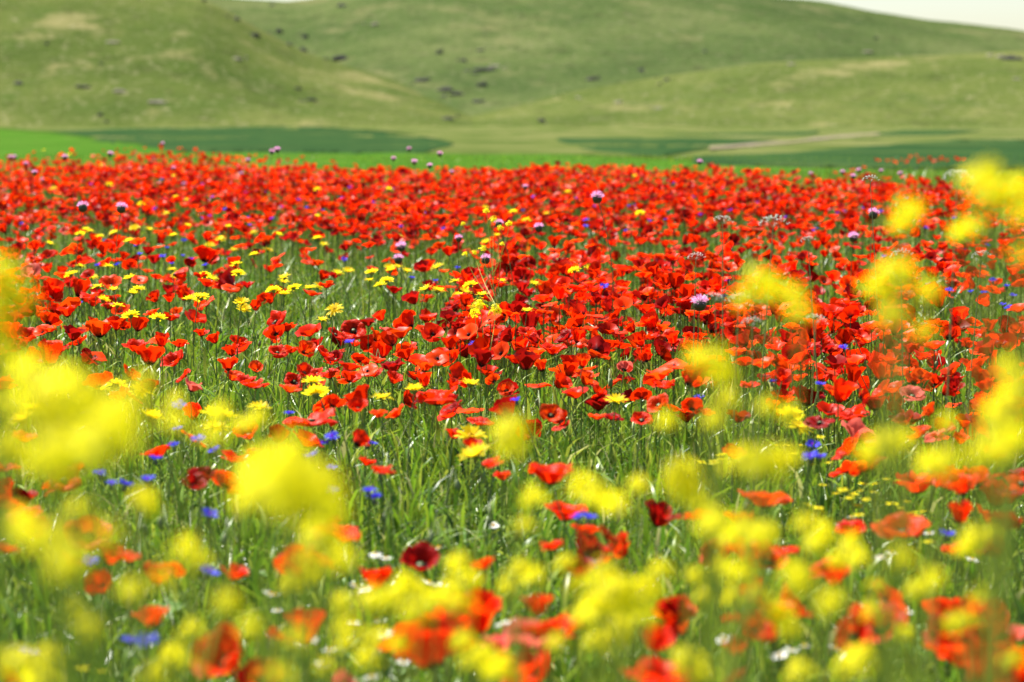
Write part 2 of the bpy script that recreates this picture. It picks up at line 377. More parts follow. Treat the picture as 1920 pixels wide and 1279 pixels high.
G = [blades(20000, 1.6, 8.5, .20, .39, .003, .0065, 4, .6), blades(30000, 1.6, 8.5, .12, .36, .007, .014, 5, .95, probs=(.26, .3, .25, .1, .07, .02)),
     blades(60000, 8.5, 20, .20, .40, .007, .014, 3, .6), blades(40000, 19, 30, .20, .38, .012, .024, 2, .4, probs=(.2, .35, .3, .05, .08, .02)),
     blades(20000, 29, 60, .10, .20, .015, .03, 2, .4, probs=(.25, .4, .25, .05, .05, 0))]
DRY = np.array([(.24, .27, .12), (.30, .27, .16), (.20, .26, .06)])
G += [blades(5000, 2.2, 9, .22, .43, .0016, .0032, 5, .5, DRY, (.4, .25, .35)), blades(9000, 8.5, 24, .26, .44, .003, .006, 4, .5, DRY, (.35, .2, .45)),
      blades(9000, 1.6, 9, .06, .20, .010, .022, 4, .9, probs=(.2, .3, .3, .05, .13, .02))]
G += [blades(22000, 2, 9, .05, .11, .006, .012, 3, .8, probs=(.2, .3, .28, .06, .13, .03))]
G[-1][0][:, 2] += .18 + .12 * np.repeat(rng.random(22000), 7)        # leaves borne high on the stems
V, F, C = join(G)
tag(put('grass', build('grass', V, F, C), M_grass), 'dense green grass blades growing all through the flower meadow', kind='stuff')

# ------------------------------------------------------------------ flower templates
RED = {'scarlet': (.62, .020, .001), 'orange': (.70, .050, .002), 'crimson': (.30, .005, .003), 'faded': (.62, .11, .08)}
BLACK = np.array((.012, .006, .010))
def petal(seed, openness, nu=13, nv=8, half=R(64), colour=RED['scarlet'], blotch=True, ruff=1.0):
    """one crinkled fan-shaped petal growing along +X from the heart; rim radius about 0.5"""
    r = np.random.default_rng(seed)
    u = np.linspace(-1, 1, nu); v = np.linspace(0, 1, nv)
    am = 92 - 66 * openness                                    # steepest climb, half way out
    ang = np.radians(np.interp(v, (0, .22, .55, .85, 1), (.35 * am + 4, .72 * am, am, am - 22 - 26 * openness, am - 40 - 40 * openness)))
    dr = np.cos(ang); dz = np.sin(ang)
    rad = np.concatenate([[0], np.cumsum((dr[1:] + dr[:-1]) / 2)]) / (nv - 1); hz = np.concatenate([[0], np.cumsum((dz[1:] + dz[:-1]) / 2)]) / (nv - 1)
    Uu, Vv = np.meshgrid(u, v); rr = np.repeat(rad[:, None], nu, 1); zz = np.repeat(hz[:, None], nu, 1)
    p1, p2, p3 = r.uniform(0, 6.28, 3)
    rimlen = 1 - .20 * Uu ** 2 - .06 * Uu ** 6 + .035 * np.sin(6 * Uu + p1) * Vv
    th = Uu * half * (.72 + .28 * Vv ** .6)
    rr = .04 + rr * .60 * rimlen; zz = zz * .60 * rimlen
    wav = ruff * Vv ** 1.6 * (.036 * np.sin(4.2 * Uu + p2) + (.026 * np.sin(9 * Uu + p3) + .014 * np.sin(19 * Uu + p1) * (nu > 10)) + .013 * r.normal(size=Uu.shape))
    nrm_r, nrm_z = -np.sin(ang)[:, None], np.cos(ang)[:, None]
    rr = rr + wav * nrm_r; zz = zz + wav * nrm_z
    curl = -.02 * Uu ** 2 * Vv
    V = np.stack([rr * np.cos(th), rr * np.sin(th) * 1.02, zz + curl], -1).reshape(-1, 3)
    c = np.array(colour) * (1 + .10 * r.normal())
    C = np.broadcast_to(c, V.shape).copy() * (1 + .06 * np.sin(11 * Uu + p3)).reshape(-1, 1)
    if blotch: C[(Vv < .24).ravel()] = BLACK
    return V, grid(nu, nv), C
def head(seed, openness, colour, nu=13, nv=8, ruff=1.0):
    r = np.random.default_rng(seed); ps = []
    for k in range(4):
        op = np.clip(openness + r.normal(0, .10) + (.07 if k % 2 == 0 else -.05), 0, 1.12)
        p = petal(seed * 7 + k, op, nu, nv, R(77 + r.uniform(-6, 10)), colour, ruff=ruff)
        ps.append(xf(p, rot(0, r.normal(0, .06), k * math.pi / 2 + r.normal(0, .12)), s=1.0 if k % 2 == 0 else .93, t=(0, 0, .012 * (k % 2))))
    return ps
CAPSULE = lathe([(0.0, 0), (.055, .02), (.075, .08), (.07, .13), (.085, .15), (.03, .165), (0, .166)], 8, (.10, .14, .05))
def stamens(seed):
    r = np.random.default_rng(seed); P = []
    for k in range(26):
        a = r.uniform(0, 6.28); l = r.uniform(.09, .17); e = r.uniform(.5, 1.1)
        d = np.array([math.cos(a) * math.cos(e), math.sin(a) * math.cos(e), math.sin(e)]); s = np.array([-math.sin(a), math.cos(a), 0]) * .008
        b = np.array([math.cos(a) * .05, math.sin(a) * .05, .02]); tip = b + d * l
        P.append((np.array([b - s, b + s, tip + s * 1.8, tip - s * 1.8, tip + d * .03]), np.array([(0, 1, 2), (0, 2, 3), (3, 2, 4)]), BLACK))
    return join(P)
POSES = {'wide-open': .62, 'bowl-shaped': .42, 'cupped': .25, 'half-closed': .06, 'flat ragged': .85}
def stem_part(seed, bend, r0=.0022, r1=.0014, c=(.10, .17, .04), n=5, segs=6):
    r = np.random.default_rng(seed); t = np.linspace(0, 1, segs + 1); a = r.uniform(0, 6.28)
    off = bend * np.sin(t * np.pi) * (.6 + .4 * t)
    return tube(np.stack([off * np.cos(a), off * np.sin(a), t], -1), r0 + (r1 - r0) * t, n, c)
STEMS = [build('stem', *stem_part(k, .03 + .012 * k)) for k in range(5)]
def leaf_part(seed, L=.16, W=.03, c=(.09, .17, .03)):
    """a lobed poppy or mustard leaf"""
    r = np.random.default_rng(seed); n = 9; t = np.linspace(0, 1, n)
    wdt = W * np.sin(np.pi * np.clip(t, .03, .97)) ** .7 * np.where(np.arange(n) % 2 == 0, 1, .45); dr = L * .45 * t ** 2
    V = np.concatenate([np.stack([t * L * .85, wdt, t * L * .62 - dr + .015 * np.abs(wdt / W)], -1), np.stack([t * L * .85, -wdt, t * L * .62 - dr + .015 * np.abs(wdt / W)], -1), np.stack([t * L * .85, 0 * t, t * L * .62 - dr], -1)])
    F = []
    for i in range(n - 1):
        F += [(i, i + 1, 2 * n + i + 1), (i, 2 * n + i + 1, 2 * n + i), (n + i, 2 * n + i, 2 * n + i + 1), (n + i, 2 * n + i + 1, n + i + 1)]
    return V, np.array(F), np.array(c)
LEAVES = [build('leaf', *leaf_part(k, .14 + .02 * k, .028 + .004 * k)) for k in range(3)]

HERO_HEADS = {}
sd = 300
for pose, op in POSES.items():
    for cname in RED:
        HERO_HEADS[pose, cname] = []
        for v in range(2):
            sd += 1
            HERO_HEADS[pose, cname].append([build('petal', *p) for p in head(sd, op, RED[cname], ruff=1.5 if pose == 'flat ragged' else 1.0)])
CENTRES = [build('seed_capsule', *CAPSULE)]
STAMENS = [build('stamens', *stamens(k)) for k in range(3)]

LANDMARKS = []                       # (kind words, x, y) of the smaller flowers, for the labels
PLACED = []                          # every poppy: (object, words, x, y)

# ------------------------------------------------------------------ poppies: the largest ones, one by one (photo px, py, width px)
POPPIES = [(255,645,37),(303,640,30),(378,622,24),(257,610,18),(287,583,22),(388,565,30),(507,560,18),(520,597,40),(518,620,30),(480,572,22),(627,623,27),(445,638,30),(435,658,26),(520,657,28),(545,655,30),(570,652,30),(605,660,33),(630,667,27),(328,670,37),(428,682,33),(480,688,22),(433,703,42),(460,710,30),(480,720,37),(347,700,27),(357,722,33),(568,690,30),(595,697,25),(620,698,30),(550,710,30),(543,725,30),(583,780,80),(623,750,33),(283,722,27),(230,738,33),(240,700,37),(280,667,45),(90,667,50),(155,668,33),(187,613,50),(148,640,32),(92,617,27),(50,628,33),(90,595,33),(65,572,43),(92,548,37),(208,527,37),(60,507,27),(147,543,37),(7,717,45),(30,643,33),(10,643,30),(173,565,24),(230,610,25),(127,583,30),(100,643,27),(293,557,22),(318,557,18),(340,537,22),(433,527,40),(383,477,37),
(850,573,33),(772,600,40),(800,620,40),(728,620,33),(702,627,33),(663,613,37),(870,590,22),(860,610,22),(893,603,45),(873,628,43),(930,620,37),(957,627,33),(987,622,33),(993,602,43),(1088,598,37),(1062,628,33),(1037,650,40),(897,645,22),(760,655,30),(673,672,27),(708,673,22),(740,683,37),(902,673,37),(847,662,20),(967,670,33),(983,677,37),(1057,692,40),(1043,713,33),(1093,708,30),(1093,678,27),(1017,687,25),(853,698,43),(915,693,20),(927,708,22),(950,725,22),(848,722,22),(655,702,37),(795,687,27),(797,713,20),(735,708,27),(703,697,27),(820,742,77),(853,763,37),(757,743,33),(747,773,37),(670,760,30),(900,788,40),(955,770,20),(1032,772,37),(1057,780,37),(1123,742,22),(1080,733,18),(1245,720,37),(1203,733,20),(1170,685,25),(1203,637,30),(1190,613,24),(1103,640,27),(1213,670,22),(1240,613,25),(1120,780,30),(1147,780,33),(1237,750,33),(1203,783,33),(710,773,27),
(1372,600,30),(1402,620,30),(1332,613,25),(1305,630,40),(1380,660,37),(1430,637,25),(1483,620,25),(1490,663,45),(1530,660,27),(1570,667,30),(1605,677,37),(1645,687,27),(1680,663,30),(1537,640,33),(1600,623,27),(1407,717,30),(1432,707,23),(1467,703,27),(1540,707,23),(1510,738,57),(1563,733,40),(1467,743,33),(1613,737,30),(1643,757,35),(1710,737,40),(1603,777,57),(1537,787,43),(1700,783,37),(1677,763,30),(1750,767,27),(1850,763,57),(1840,710,47),(1853,723,33),(1753,707,37),(1727,697,20),(1713,710,27),(1790,723,30),(1787,690,20),(1883,610,37),(1910,613,28),(1800,597,20),(1823,597,20),(1780,623,33),(1827,617,20),(1813,643,27),(1873,643,27),(1763,607,25),(1700,640,37),(1647,623,25),(1290,710,33),(1297,760,37),(1323,770,27),(1383,777,18),(1447,763,27),
(45,819,40),(8,871,45),(120,893,45),(20,920,45),(8,942,40),(52,965,50),(360,900,40),(380,893,40),(420,900,50),(168,993,63),(205,1040,40),(240,1043,35),(198,1088,40),(290,1073,48),(322,1070,30),(434,1070,38),(126,1047,25),(10,1028,25),(562,1043,60),(595,1047,50),(622,987,55),(288,1156,42),(438,1216,75),(524,1190,30),(571,1186,20),(491,1257,55),(633,1272,30),(4,1261,30),(436,850,20),(476,850,32),(360,811,20),(520,813,18),(571,821,20),(300,841,20),(468,807,40),
(666,822,34),(645,995,38),(685,862,22),(717,880,35),(788,1043,55),(908,1058,38),(1033,880,72),(1060,953,58),(1088,1021,60),(1037,1021,35),(1095,990,40),(1088,1066,40),(1174,1019,52),(1134,1002,35),(1230,965,52),(926,866,25),(943,890,28),(850,813,22),(885,830,24),(790,1180,85),(816,1220,75),(895,1155,75),(827,1126,40),(1009,1137,32),(1060,1175,50),(996,1190,75),(940,1204,45),(1003,1253,75),(1235,1260,85),(1224,1197,45),(1269,1178,40),(1269,1130,40),(704,1083,20),
(1433,933,76),(1310,965,40),(1344,1028,40),(1404,1032,60),(1475,1028,30),(1550,1062,42),(1692,987,76),(1598,991,50),(1800,965,42),(1879,976,56),(1879,1021,46),(1793,1025,35),(1606,811,65),(1722,897,70),(1782,894,56),(1834,890,55),(1902,890,45),(1894,927,45),(1591,875,45),(1617,879,35),(1374,845,38),(1722,815,32),(1756,811,35),(1875,849,42),(1800,822,22),(1392,1152,50),(1407,1167,50),(1467,1130,50),(1374,1208,40),(1381,1268,30),(1602,1182,48),(1655,1163,70),(1782,1137,60),(1834,1148,60),(1778,1208,65),(1834,1208,80),(1879,1223,70),(1823,1261,80),(1905,1186,35),(1655,1107,20),(1284,1175,25)]
POPPIES += [(1385,970,45),(1440,1040,50),(1350,1035,50),(1565,1078,40),(1600,835,55),(1625,865,50),(1760,880,60),(1810,905,55),(1850,960,50),(1915,900,50),(1870,930,50),(1265,1150,50),(1425,1115,45),(1455,1145,45),(1640,1150,60),(1620,1190,55),(1785,1180,70),(1810,1235,80),(1860,1255,80),(1910,1240,70),(1850,1190,70),(1905,1270,70),(1030,1185,60),(970,1260,70),(1260,1275,70),(820,1190,80),(860,1170,60),(110,905,45),(70,985,45),(35,940,45),(140,885,45),(580,1055,60),(640,1000,50)]
MINOR = [p for p in POPPIES if p[2] <= 20]; POPPIES = [p for p in POPPIES if p[2] > 20]
FORCED = {(820,742): ('wide-open', 'scarlet', -.15), (583,780): ('flat ragged', 'scarlet', -.05), (1033,880): ('bowl-shaped', 'scarlet', 0), (1433,933): ('wide-open', 'orange', -.1), (788,1043): ('bowl-shaped', 'crimson', .5),
          (1692,987): ('wide-open', 'orange', .2), (168,993): ('wide-open', 'scarlet', .75), (983,677): ('half-closed', 'crimson', .6), (915,693): ('half-closed', 'crimson', .3), (940,1204): ('cupped', 'faded', 0), (996,1190): ('wide-open', 'faded', .3),
          (1905,1186): ('cupped', 'faded', 0), (1800,965): ('half-closed', 'scarlet', 0), (303,640): ('half-closed', 'scarlet', .2), (255,645): ('bowl-shaped', 'scarlet', .2), (1009,1137): ('half-closed', 'scarlet', 0)}
for i, (px, py, wd) in enumerate(POPPIES):
    r = random.Random(1000 + i)
    h = r.uniform(.38, .50)
    p = on_plane(px, py, h)
    if p[1] < 2.7: p = at_dist(px, py, 2.7 + r.uniform(0, .3)); h = p[2]
    dia = min(max(wd * (1.22 + .28 * min(max((py - 850) / 300, 0), 1)) / FPX * p[1], .038), .11)
    pose = r.choices(list(POSES), (.26, .28, .24, .12, .10))[0]
    cname = r.choices(list(RED), (.60, .19, .20, .01))[0]
    tilt = r.uniform(0, .95); taz = r.uniform(0, 6.28)
    if (px, py) in FORCED:
        pose, cname, tl = FORCED[px, py]; tilt = abs(tl); taz = 0 if tl >= 0 else math.pi      # tips towards the camera when positive
        tv = Vector((0, -1 if tl >= 0 else 1, 0))
    else:
        tv = Vector((math.cos(taz), math.sin(taz), 0))
    half_h = dia * (.22 if pose in ('wide-open', 'flat ragged') else .34)
    hb = h - half_h                                   # height of the flower's heart
    fac = {'wide-open': 1.0, 'flat ragged': 1.0, 'bowl-shaped': 1.12, 'cupped': 1.3, 'half-closed': 1.45}[pose]
    s = dia * fac
    t = root('poppy', (p[0], p[1], 0))
    up = Vector((0, 0, 1)); axis = up.cross(tv)
    Rm = Matrix.Rotation(tilt, 4, axis) @ Matrix.Rotation(r.uniform(0, 6.28), 4, 'Z')
    Mh = Matrix.Translation((0, 0, hb)) @ Rm @ Matrix.Scale(s, 4)
    for me in r.choice(HERO_HEADS[pose, cname]): put('petal', me, M_petal, t, Mh)
    c = put('seed_capsule', CENTRES[0], M_stem, t, Mh)
    put('stamens', r.choice(STAMENS), M_dark, c)
    put('stem', STEMS[r.randrange(5)], M_stem, t, Matrix.Diagonal((1, 1, hb + .004, 1)))
    for k in range(2 if py > 700 else 1):
        put('leaf', r.choice(LEAVES), M_stem, t, Matrix.Translation((0, 0, r.uniform(.01, .14))) @ Matrix.Rotation(r.uniform(0, 6.28), 4, 'Z'))
    t['category'] = 'poppy'; t['group'] = 'poppies blooming through the meadow'
    PLACED.append((t, pose, cname, dia, tilt, h, p[0], p[1]))

# ------------------------------------------------------------------ poppies beyond: too many to count
DY = [270, 285, 300, 320, 350, 390, 430, 470, 510, 550, 590, 625, 670, 720, 790, 830]
DX = [0, 150, 300, 450, 600, 750, 900, 1050, 1200, 1350, 1500, 1650, 1800, 1920]
DENS = np.array([
 [.00, .00, .04, .00, .00, .00, .00, .00, .00, .00, .00, .00, .00, .00],
 [.00, .02, .10, .05, .00, .00, .00, .00, .00, .00, .00, .00, .00, .00],
 [.10, .15, .22, .20, .10, .02, .00, .00, .00, .00, .00, .00, .00, .00],
 [.45, .55, .70, .80, .85, .85, .80, .65, .55, .45, .20, .00, .00, .00],
 [.70, .80, .95, 1.0, 1.0, 1.0, 1.0, 1.0, 1.0, 1.0, .95, .90, .55, .40],
 [.60, .75, .75, .60, .75, .95, .95, .90, .80, .85, .90, .90, .80, .70],
 [.60, .60, .55, .40, .65, .75, .60, .80, .85, .80, .70, .65, .60, .60],
 [.60, .50, .40, .45, .45, .50, .45, .65, .85, .70, .30, .45, .55, .50],
 [.60, .45, .30, .25, .18, .15, .40, .70, .85, .60, .40, .45, .40, .40],
 [.60, .35, .20, .15, .10, .10, .45, .75, .75, .50, .55, .50, .15, .12],
 [.45, .25, .10, .08, .08, .12, .40, .55, .60, .60, .60, .55, .20, .25],
 [.45, .25, .12, .12, .18, .34, .50, .58, .70, .80, .85, .80, .60, .48],
 [.26, .12, .07, .12, .20, .28, .34, .36, .46, .62, .75, .75, .70, .65],
 [.20, .06, .02, .06, .18, .22, .18, .22, .28, .42, .65, .70, .70, .65],
 [.08, .00, .00, .00, .06, .06, .03, .06, .08, .16, .35, .38, .40, .40],
 [.00, .00, .00, .00, .00, .00, .00, .00, .00, .00, .00, .00, .00, .00]])
DENS[8:11, 1:6] *= .45; DENS[7, 2:6] *= .65; DENS[11:13, 1:5] *= .7; DENS[7:9, 10] *= .7; DENS[9:11, 12:] *= .7       # greener gaps
def density(px, py):
    px = np.clip(px, 0, 1919); pyc = np.clip(py, 271, 829)
    pyc = np.clip(py - np.interp(px, (0, 500, 1000, 1920), (0, 4, 9, 10)) * (py < 360) + 9 * vnoise(px / 60, py * 0, 55) * (py < 345), 271, 829)
    i = np.clip(np.searchsorted(DY, pyc) - 1, 0, len(DY) - 2); j = np.clip(np.searchsorted(DX, px) - 1, 0, len(DX) - 2)
    dy, dx = np.array(DY), np.array(DX)
    f = (pyc - dy[i]) / (dy[i + 1] - dy[i]); g = (px - dx[j]) / (dx[j + 1] - dx[j])
    return (DENS[i, j] * (1 - f) * (1 - g) + DENS[i + 1, j] * f * (1 - g) + DENS[i, j + 1] * (1 - f) * g + DENS[i + 1, j + 1] * f * g) * (py > 270) * (py < 830)
x, y = in_field(40000, 4.6, 36, .35)
x2, y2 = in_field(3400, 4.8, 11.5, .35); x = np.concatenate([x, x2]); y = np.concatenate([y, y2])
hh = rng.uniform(.30, .50, len(x))
qx, qy = project(np.stack([x, y, hh], -1))
cl = .75 + .5 * vnoise(x * 1.5, y * .9, 77)           # loose clumps
keep = rng.random(len(x)) < density(qx, qy) * np.clip(cl, .25, 1.4) * np.clip(y / 13, .9, 1.15)
x, y, hh = x[keep], y[keep], hh[keep]
# a small drift of poppies far out beside the dark crop
dx_, dy_ = rng.normal(1722, 45, 260), rng.normal(300, 3.0, 260)
dx_, dy_ = dx_[:24], dy_[:24]
drift = np.array([on_ground(a, b, .25) for a, b in zip(dx_, dy_)])
minor = np.array([on_plane(a, b, .42) for a, b, _ in MINOR])
x = np.concatenate([x, drift[:, 0], minor[:, 0]]); y = np.concatenate([y, drift[:, 1], minor[:, 1]]); hh = np.concatenate([hh, np.full(24, .26), np.full(len(minor), .42)])
FAR = []
kinds = [('wide-open', 'scarlet'), ('bowl-shaped', 'scarlet'), ('cupped', 'scarlet'), ('flat ragged', 'orange'), ('bowl-shaped', 'crimson'), ('wide-open', 'orange'), ('cupped', 'crimson'), ('half-closed', 'scarlet'), ('bowl-shaped', 'orange'), ('wide-open', 'scarlet')]
which = rng.integers(0, len(kinds), len(x)); parts = []
for k, (pose, cname) in enumerate(kinds):
  for near in (True, False):
    m = (which == k) & ((y < 11) == near); n = int(m.sum())
    if not n: continue
    T = join(head(900 + k + 40 * near, POSES[pose], RED[cname], 6 if near else 4, 4 if near else 3, 1.2) + [lathe([(.02, 0), (.09, .09), (0, .17)], 4, BLACK * 2)])
    fac = {'wide-open': 1.0, 'flat ragged': 1.0, 'bowl-shaped': 1.1, 'cupped': 1.3, 'half-closed': 1.5}[pose]
    S = rng.uniform(.050, .076, n) * fac
    tl = np.abs(rng.normal(0, .5, n)); ta = rng.uniform(0, 6.28, n)
    Rm = rotmats(tl * np.cos(ta), tl * np.sin(ta), rng.uniform(0, 6.28, n))
    P = np.stack([x[m], y[m], ground_z(y[m]) + hh[m] - .02], -1)
    parts.append(scatter(T, P, S, Rm, np.repeat(rng.uniform(.7, 1.4, (n, 1)), 3, 1)))
V, F, C = join(parts)
tag(put('poppy_mass', build('poppy_mass', V, F, C), M_petal), 'sheet of massed red poppies filling the field towards the meadow edge', kind='stuff')
n = len(x); T = tube([(0, 0, 0), (0, 0, 1)], .0016, 3)
V, F, C = T; n_v = len(V)
VV = np.repeat(V[None], n, 0); VV = VV * np.stack([np.ones(n), np.ones(n), hh - .02], -1)[:, None]; VV = VV + np.stack([x, y, ground_z(y)], -1)[:, None]
FF = F[None] + (np.arange(n) * n_v)[:, None, None]
tag(put('poppy_stems', build('poppy_stems', VV.reshape(-1, 3), FF.reshape(-1, 3), np.tile((.09, .16, .035), (n * n_v, 1))), M_stem), 'thin green stems under the massed red poppies', kind='stuff')

# ------------------------------------------------------------------ small flowers
def rays(n, r0, L, wd, lift, seed, c, tip=None, droop=.0):
    r = np.random.default_rng(seed); P = []
    for k in range(n):
        a = 2 * np.pi * k / n + r.normal(0, .06); e = lift + r.normal(0, .10); l = L * r.uniform(.85, 1.08); tt = np.array([0, .35, .75, 1.0]); ww = wd * np.array([.55, 1, .95, .25])
        rad = r0 + l * tt * math.cos(e); z = l * tt * math.sin(e) - droop * l * tt ** 2
        ca, sa = math.cos(a), math.sin(a)
        Lp = np.stack([rad * ca - ww / 2 * sa, rad * sa + ww / 2 * ca, z], -1); Rp = np.stack([rad * ca + ww / 2 * sa, rad * sa - ww / 2 * ca, z], -1)
        Vq = np.concatenate([Lp, Rp]); F = [f for i in range(3) for f in ((i, i + 4, i + 5), (i, i + 5, i + 1))]
        cc = np.array(c) * r.uniform(.85, 1.1)
        P.append((Vq, np.array(F), cc))
    return join(P)
YEL = (.78, .66, .012); YEL2 = (.74, .55, .010)
DAISY_RAYS = [build('ray_petals', *join([rays(17, .10, .42, .115, .22 + .12 * k, 20 + k, YEL, droop=.25), xf(rays(13, .08, .32, .10, .50 + .1 * k, 40 + k, YEL2), t=(0, 0, .012))])) for k in range(4)]
DAISY_DISC = build('flower_disc', *lathe([(0, .075), (.07, .06), (.12, .02), (.11, -.03), (0, -.03)], 10, (.62, .42, .010)))
DAISY_CUP = build('green_cup', *lathe([(.012, -.16), (.09, -.10), (.135, -.035), (.13, .01)], 8, (.12, .19, .05)))
BLUE = (.055, .045, .62); VIO = (.17, .035, .50)
def cornflower(seed):
    r = np.random.default_rng(seed); P = []
    for k in range(10):
        a = 2 * np.pi * k / 10 + r.normal(0, .1); e = r.uniform(.15, .65); L = r.uniform(.36, .5); d = np.array([math.cos(a) * math.cos(e), math.sin(a) * math.cos(e), math.sin(e)]); s = np.array([-math.sin(a), math.cos(a), 0]); u = np.cross(d, s)
        b = d * .06; m = d * L * .55; cc = np.array(BLUE) * r.uniform(.75, 1.25)
        for q in range(5):
            f = (q - 2) / 2; tip = d * L * (1 - .12 * abs(f)) + s * .17 * f + u * .05 * math.cos(q * 2.4)
            P.append((np.array([b, m - s * .035 + s * .06 * f, m + s * .035 + s * .06 * f, tip - s * .022, tip + s * .022]), np.array([(0, 1, 2), (1, 3, 4), (1, 4, 2)]), cc))
    return join(P)
CF = [build('outer_florets', *cornflower(60 + k)) for k in range(3)]
CF_IN = build('inner_florets', *join([rays(12, .01, .22, .03, 1.0, 71, VIO), rays(8, .0, .24, .025, 1.3, 72, (.25, .03, .42))]))
CF_CUP = build('scaly_cup', *lathe([(.01, -.34), (.08, -.30), (.12, -.20), (.10, -.08), (.07, .0)], 8, (.09, .12, .06)))
def thistle_tuft(seed):
    r = np.random.default_rng(seed); P = []
    for k in range(150):
        a = r.uniform(0, 6.28); e = math.acos(r.uniform(.0, 1)); L = r.uniform(.40, .52)
        d = np.array([math.cos(a) * math.sin(e), math.sin(a) * math.sin(e), math.cos(e) * .85]); s = np.cross(d, r.normal(size=3)); s = s / np.linalg.norm(s) * .022
        cc = np.array((.80, .42, .66)) * r.uniform(.8, 1.25)
        P.append((np.array([d * .1, d * L - s, d * L + s]), np.array([(0, 1, 2)]), cc))
    return join(P)
TH = [build('floret_tuft', *thistle_tuft(80 + k)) for k in range(2)]
TH_CUP = build('scaly_cup', *lathe([(.02, -.5), (.22, -.44), (.34, -.26), (.33, -.06), (.22, .08), (0, .1)], 10, (.05, .065, .03)))
CH = [build('ray_petals', *rays(13, .10, .40, .13, .05 - .12 * k, 90 + k, (.80, .80, .76))) for k in range(2)]
CH_DISC = build('flower_disc', *lathe([(0, .16), (.09, .12), (.14, .03), (.13, -.03), (0, -.03)], 9, (.72, .52, .02)))
TN = build('ray_petals', *rays(12, .12, .36, .16, .02, 97, (.76, .68, .02)))
TN_DISC = build('flower_disc', *lathe([(0, .07), (.12, .05), (.16, 0), (.12, -.04), (0, -.04)], 8, (.70, .55, .01)))

def small(name, px, py, h, dia, pieces, seed, tiltmax=.25, leaf=True, D=None):
    r = random.Random(seed)
    p = on_plane(px, py, h) if D is None else at_dist(px, py, D)
    if D is None and p[1] < 2.6: p = at_dist(px, py, 2.6 + r.uniform(0, .3))
    h = p[2] - float(ground_z(p[1]))
    t = root(name, (p[0], p[1], ground_z(p[1])), 0)
    a = r.uniform(0, 6.28); Rm = Matrix.Rotation(r.uniform(0, tiltmax), 4, Vector((math.cos(a), math.sin(a), 0))) @ Matrix.Rotation(r.uniform(0, 6.28), 4, 'Z')
    Mh = Matrix.Translation((0, 0, h)) @ Rm @ Matrix.Scale(dia, 4)
    for nm, me, mt in pieces: put(nm, me, mt, t, Mh)
    put('stem', STEMS[r.randrange(5)], M_stem, t, Matrix.Diagonal((1, 1, h, 1)))
    if leaf: put('leaf', r.choice(LEAVES), M_stem, t, Matrix.Translation((0, 0, r.uniform(.05, .2))) @ Matrix.Rotation(r.uniform(0, 6.28), 4, 'Z'))
    return t, p
SMALLS = []
DAISIES = [(312,400),(352,423),(280,430),(150,440),(168,433),(213,437),(242,452),(325,442),(415,445),(593,405),(595,447),(93,457),(150,498),(133,515),(173,520),(243,522),(183,537),(213,543),(250,550),(193,563),(220,573),(245,592),(297,597),(355,562),(323,505),(333,518),(383,518),(398,523),(442,495),(447,513),(503,470),(477,478),(438,468),(533,520),(513,545),(533,552),(550,540),(580,540),(633,512),(457,580),(627,580),(605,600),(587,717),(592,740),(217,720),(187,730),(267,733),(283,783),(487,763),(417,780),(57,767),(43,787),(405,800),(400,775),
(653,508),(697,512),(693,525),(713,535),(725,527),(730,502),(747,500),(763,508),(798,542),(822,545),(853,527),(882,535),(860,553),(873,547),(940,527),(1002,532),(1077,508),(1105,503),(893,577),(937,577),(988,583),(962,398),(987,412),(882,720),(1155,752),(777,732),(717,745),(883,817),(891,852),
(330,370),(100,353),(95,330),(325,330),(190,310),(205,345),(675,342),(730,355),(910,390),(1025,400),(595,355),(1065,360),(150,315),(82,282),(130,290),(1200,400),(350,375),(265,382),(1190,330),(520,440),(1480,780),(1500,800)]
rd_ = random.Random(32)
DAISIES += [(rd_.uniform(120, 950), rd_.uniform(425, 570)) for _ in range(24)]
for i, (px, py) in enumerate(DAISIES):
    r = random.Random(3000 + i); h = r.uniform(.42, .52); d = r.uniform(.052, .064) * (1.15 if py > 700 else 1)
    t, p = small('yellow_daisy', px, py, h, d, [('ray_petals', DAISY_RAYS[i % 4], M_yellow), ('flower_disc', DAISY_DISC, M_yellow), ('green_cup', DAISY_CUP, M_stem)], 3000 + i, .5)
    SMALLS.append((t, 'daisy', 'yellow daisy', 'yellow many-rayed daisy', 'yellow daisies in the meadow', d, .058, h, p[0], p[1]))
TANSY = [(1456,834),(1475,834),(1501,834),(1538,819),(1490,849),(1351,852),(1351,860),(1316,866),(1338,866),(1523,871),(1553,867),(1542,909),(1619,907),(1640,907),(1662,898),(1684,901),(1568,925),(1613,920),(1636,922),(1593,933),(1610,948),(1673,944),(1700,940),(1711,961),(1729,959),(1610,965),(1516,946),(1535,952),(1645,976),(1741,1015),(1580,918),(1600,926),(1625,936),(1690,952),(1720,966),(155,1252),(190,1258)]
for i, (px, py) in enumerate(TANSY):
    r = random.Random(3500 + i); h = r.uniform(.33, .38); d = r.uniform(.022, .029)
    t, p = small('yellow_hawkweed', px, py, h, d, [('ray_petals', TN, M_yellow), ('flower_disc', TN_DISC, M_yellow)], 3500 + i, .35, False)
    SMALLS.append((t, 'wildflower', 'small flat yellow flower', 'flat lemon-yellow flower on a thin stem', 'small flat yellow flowers in a loose drift', d, .0255, h, p[0], p[1]))
